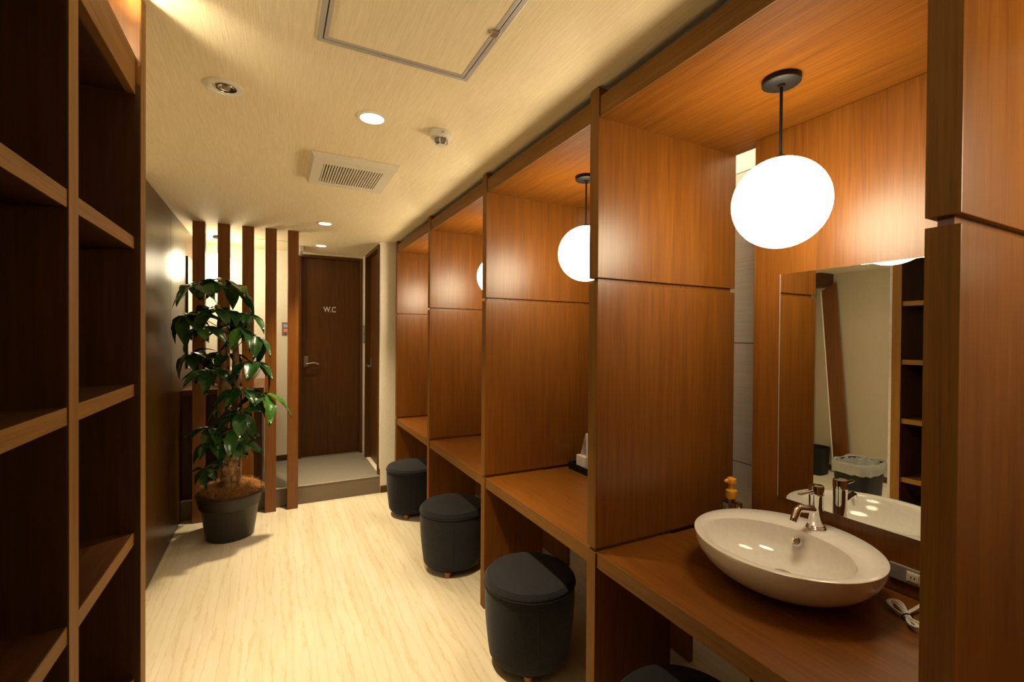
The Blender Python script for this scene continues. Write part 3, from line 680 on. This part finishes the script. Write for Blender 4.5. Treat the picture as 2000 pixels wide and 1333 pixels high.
bm = BM(); tube(bm, [(-2.235, 2.960, .01), (-2.235, 3.12, 2.06)], .007, 4); obj('edge_strip', bm, cream, t)

struct('trim_6', box(BM(), -2.3, -2.05, 3.02, 3.2, 2.10, 2.25), dx, 'dark brown beam end under the side room ceiling', 'beam')
# ------------------------------------------------------------------ potted plant
PX, PYY = -.284, 4.035
t = thing('potted_plant', 'tall umbrella plant in a charcoal pot before the posts', 'plant', (PX, PYY, 0))
obj('pot', lathe(BM(), [(0, 0), (.148, 0), (.155, .006), (.190, .232), (.194, .236), (.200, .238), (.204, .262), (.217, .318), (.223, .322), (.223, .330), (.208, .330), (.198, .318), (.186, .25), (0, .25)], (PX, PYY, 0), 56), pot_m, t, True)
rnd = random.Random(11)
# coir mulch: mound + fibres
bm = BM(); prof = [(.190, .262), (.200, .310), (.192, .346), (.155, .366), (.10, .352), (.05, .336), (0, .33)]
lathe(bm, prof, (PX, PYY, 0), 40)
for v in bm.verts: v.co += Vector((rnd.uniform(-.008, .008), rnd.uniform(-.008, .008), rnd.uniform(-.012, .016)))
mul = obj('mulch', bm, plain('coir_mat', (.15, .06, .016), .9), t, True)
bm = BM()
for k in range(6500):
    a = rnd.uniform(0, 2*math.pi); r = .20*math.sqrt(rnd.uniform(.02, 1)); z = .335 + .034*math.sin(min(1, r/.215)**1.6*math.pi) + rnd.uniform(-.008, .018)
    p = Vector((PX + r*math.cos(a), PYY + r*math.sin(a), z)); d = Vector((rnd.uniform(-1, 1), rnd.uniform(-1, 1), rnd.uniform(-.25, .55))).normalized()
    e = Vector((rnd.uniform(-1, 1), rnd.uniform(-1, 1), rnd.uniform(-.9, .3))).normalized(); L = rnd.uniform(.025, .06)
    q = p + d*L*.5; s_ = q + (d*.6+e*.6)*L*.5
    wv = d.cross(Vector((0, 0, 1))).normalized()*.0009
    v = [bm.verts.new(x) for x in (p-wv, p+wv, q+wv, q-wv, s_)]
    bm.faces.new((v[0], v[1], v[2], v[3])); bm.faces.new((v[3], v[2], v[4]))
fb = obj('coir_fibre', bm, coir_m, t, kind='stuff')
# trunk: knobbly foot that forks into two stems
tr = spline([(-.285, 4.02, .31), (-.283, 4.02, .40), (-.287, 4.02, .48), (-.290, 4.02, .56), (-.287, 4.02, .64), (-.29, 4.02, .70)], 5)
bm = tube(BM(), tr, [.066 + .006*math.sin(k*1.9) - .014*(k/25) for k in range(len(tr))], 18)
for v in bm.verts: v.co += Vector((rnd.uniform(-.004, .004), rnd.uniform(-.004, .004), 0))
trunk = obj('trunk', bm, bark_m, t, 'all')
def stem(pts, r0, r1, name='stem'):
    s_ = spline(pts, 6); n = len(s_); return obj(name, tube(BM(), s_, [r0+(r1-r0)*k/(n-1) for k in range(n)], 12), bark_m, t, 'all')
stem([(-.305, 4.02, .62), (-.330, 4.02, .78), (-.332, 4.01, .98), (-.325, 4.0, 1.20), (-.330, 4.0, 1.42), (-.335, 3.99, 1.62), (-.37, 3.97, 1.72)], .036, .018)
stem([(-.268, 4.02, .62), (-.252, 4.03, .78), (-.248, 4.02, .98), (-.252, 4.02, 1.18), (-.250, 4.0, 1.38), (-.262, 4.0, 1.60)], .036, .018)
stem([(-.235, 3.985, .34), (-.222, 3.975, .44), (-.214, 3.98, .54), (-.228, 3.99, .64), (-.236, 4.0, .74)], .010, .009, 'air_root')
for (zz, aa) in ((.44, -1.2), (.52, -2.2), (.60, -.6), (.56, -1.5)):
    c_ = Vector((-.287+.056*math.cos(aa), 4.02+.056*math.sin(aa), zz)); bm = BM(); bmesh.ops.create_icosphere(bm, subdivisions=2, radius=.018)
    for v in bm.verts: v.co = c_ + Vector((v.co.x, v.co.y, v.co.z*1.3))
    obj('bark_knot', bm, bark_m, t, 'all')
# leaves
def leaf_mesh(name, curve, fold, mat, wid=.20):
    bm = BM(); n = 9; rows = []
    for k in range(n+1):
        u = k/n; ww = wid*(math.sin(math.pi*min(1, u*1.02)**.80))**.85 if 0 < u < 1 else 0
        x = u; z = -curve*u*u + .06*math.sin(u*math.pi); ruff = .012*math.sin(u*17)
        row = [bm.verts.new((x, -ww*s_, z + fold*abs(s_)*ww - .18*ww*abs(s_)**2.5 + ruff*abs(s_))) for s_ in ((-1, -.55, 0, .55, 1) if ww > 1e-4 else (0,))]
        rows.append(row)
    for a, b in zip(rows[:-1], rows[1:]):
        if len(a) == 1:
            for k in range(4): bm.faces.new((a[0], b[k], b[k+1]))
        elif len(b) == 1:
            for k in range(4): bm.faces.new((a[k], a[k+1], b[0]))
        else:
            for k in range(4): bm.faces.new((a[k], b[k], b[k+1], a[k+1]))
    me = bpy.data.meshes.new(name); bm.to_mesh(me); bm.free(); me.materials.append(mat)
    for p in me.polygons: p.use_smooth = True
    return me
LM = [leaf_mesh('leaf', .25, .5, leaf_a, .21), leaf_mesh('leaf', .50, .45, leaf_a, .23), leaf_mesh('leaf', .12, .6, leaf_a, .20), leaf_mesh('leaf', .25, .45, leaf_b, .21)]
CL = [(-.483, 3.95, 1.86), (-.31, 4.0, 1.875), (-.545, 3.9, 1.641), (-.381, 3.85, 1.687), (-.281, 4.05, 1.69), (-.183, 4.1, 1.672), (-.444, 3.8, 1.552), (-.116, 3.95, 1.503), (-.216, 3.85, 1.557), (-.535, 4.05, 1.369), (-.407, 3.9, 1.256), (-.114, 3.9, 1.31), (-.303, 4.05, 1.367), (-.209, 3.85, 1.107), (-.064, 3.9, 1.072), (-.323, 4.1, .97), (-.212, 3.8, .952), (-.39, 3.95, .835), (-.245, 3.82, .835), (-.231, 3.8, .75), (-.401, 3.85, .756), (-.436, 3.9, .557)]
SZ = [1.32*q for q in [.215, .215, .18, .17, .16, .15, .17, .17, .16, .15, .16, .18, .15, .16, .19, .14, .16, .15, .15, .14, .15, .10]]
stems_at = lambda z, x: Vector(((-.332 if x < -.29 else -.252), 4.01, z))
for i, ((x, y, z), L) in enumerate(zip(CL, SZ)):
    c_ = Vector((x, y, z)); b0 = stems_at(max(.62, min(1.68, z-.10)), x) if i != 21 else Vector((-.31, 4.0, .45))
    mid = (b0 + c_)*.5 + Vector((0, 0, .02))
    obj('petiole', tube(BM(), spline([b0, mid, c_], 5), .0028, 6), stem_m, t, 'all')
    out = (c_ - stems_at(z, x)); out.z = 0
    ax_ = (Vector((0, 0, 1)) + out*1.6 + Vector((rnd.uniform(-.25, .25), rnd.uniform(-.25, .25), 0))).normalized()
    n = rnd.choice((6, 7, 7, 8)); ph = rnd.uniform(0, 6.28); q0 = ax_.to_track_quat('Z', 'X')
    for k in range(n):
        a = ph + 2*math.pi*k/n + rnd.uniform(-.2, .2); droop = rnd.uniform(.0, .42) if i < 2 else rnd.uniform(.1, .8)
        X_ = q0 @ Vector((math.cos(a)*math.cos(droop), math.sin(a)*math.cos(droop), -math.sin(droop)))
        Y_ = (q0 @ Vector((-math.sin(a), math.cos(a), 0))).normalized(); Z_ = X_.cross(Y_).normalized()
        Y_ = Z_.cross(X_)
        s_ = L*rnd.uniform(.72, 1.12)
        lm = LM[3] if (i in (0, 1) or rnd.random() < .18) else rnd.choice(LM[:3])  # top clusters take the paler green: backlight put into the leaf colour
        o = bpy.data.objects.new('leaf', lm); C.objects.link(o); o.parent = t
        m = Matrix((X_, Y_, Z_)).transposed().to_4x4()
        base = c_ + X_*.012 - t.location
        tip = c_ + X_*s_*1.02
        if tip.x < XW+.01:                                   # keep clear of the panelled wall
            s_ *= max(.35, (c_.x-XW-.012)/max(1e-3, (c_.x-tip.x)))
        if tip.y > 4.40: s_ *= max(.4, (4.395-c_.y)/max(1e-3, tip.y-c_.y))
        o.matrix_local = Matrix.Translation(base) @ m @ Matrix.Diagonal((s_, s_, s_, 1))
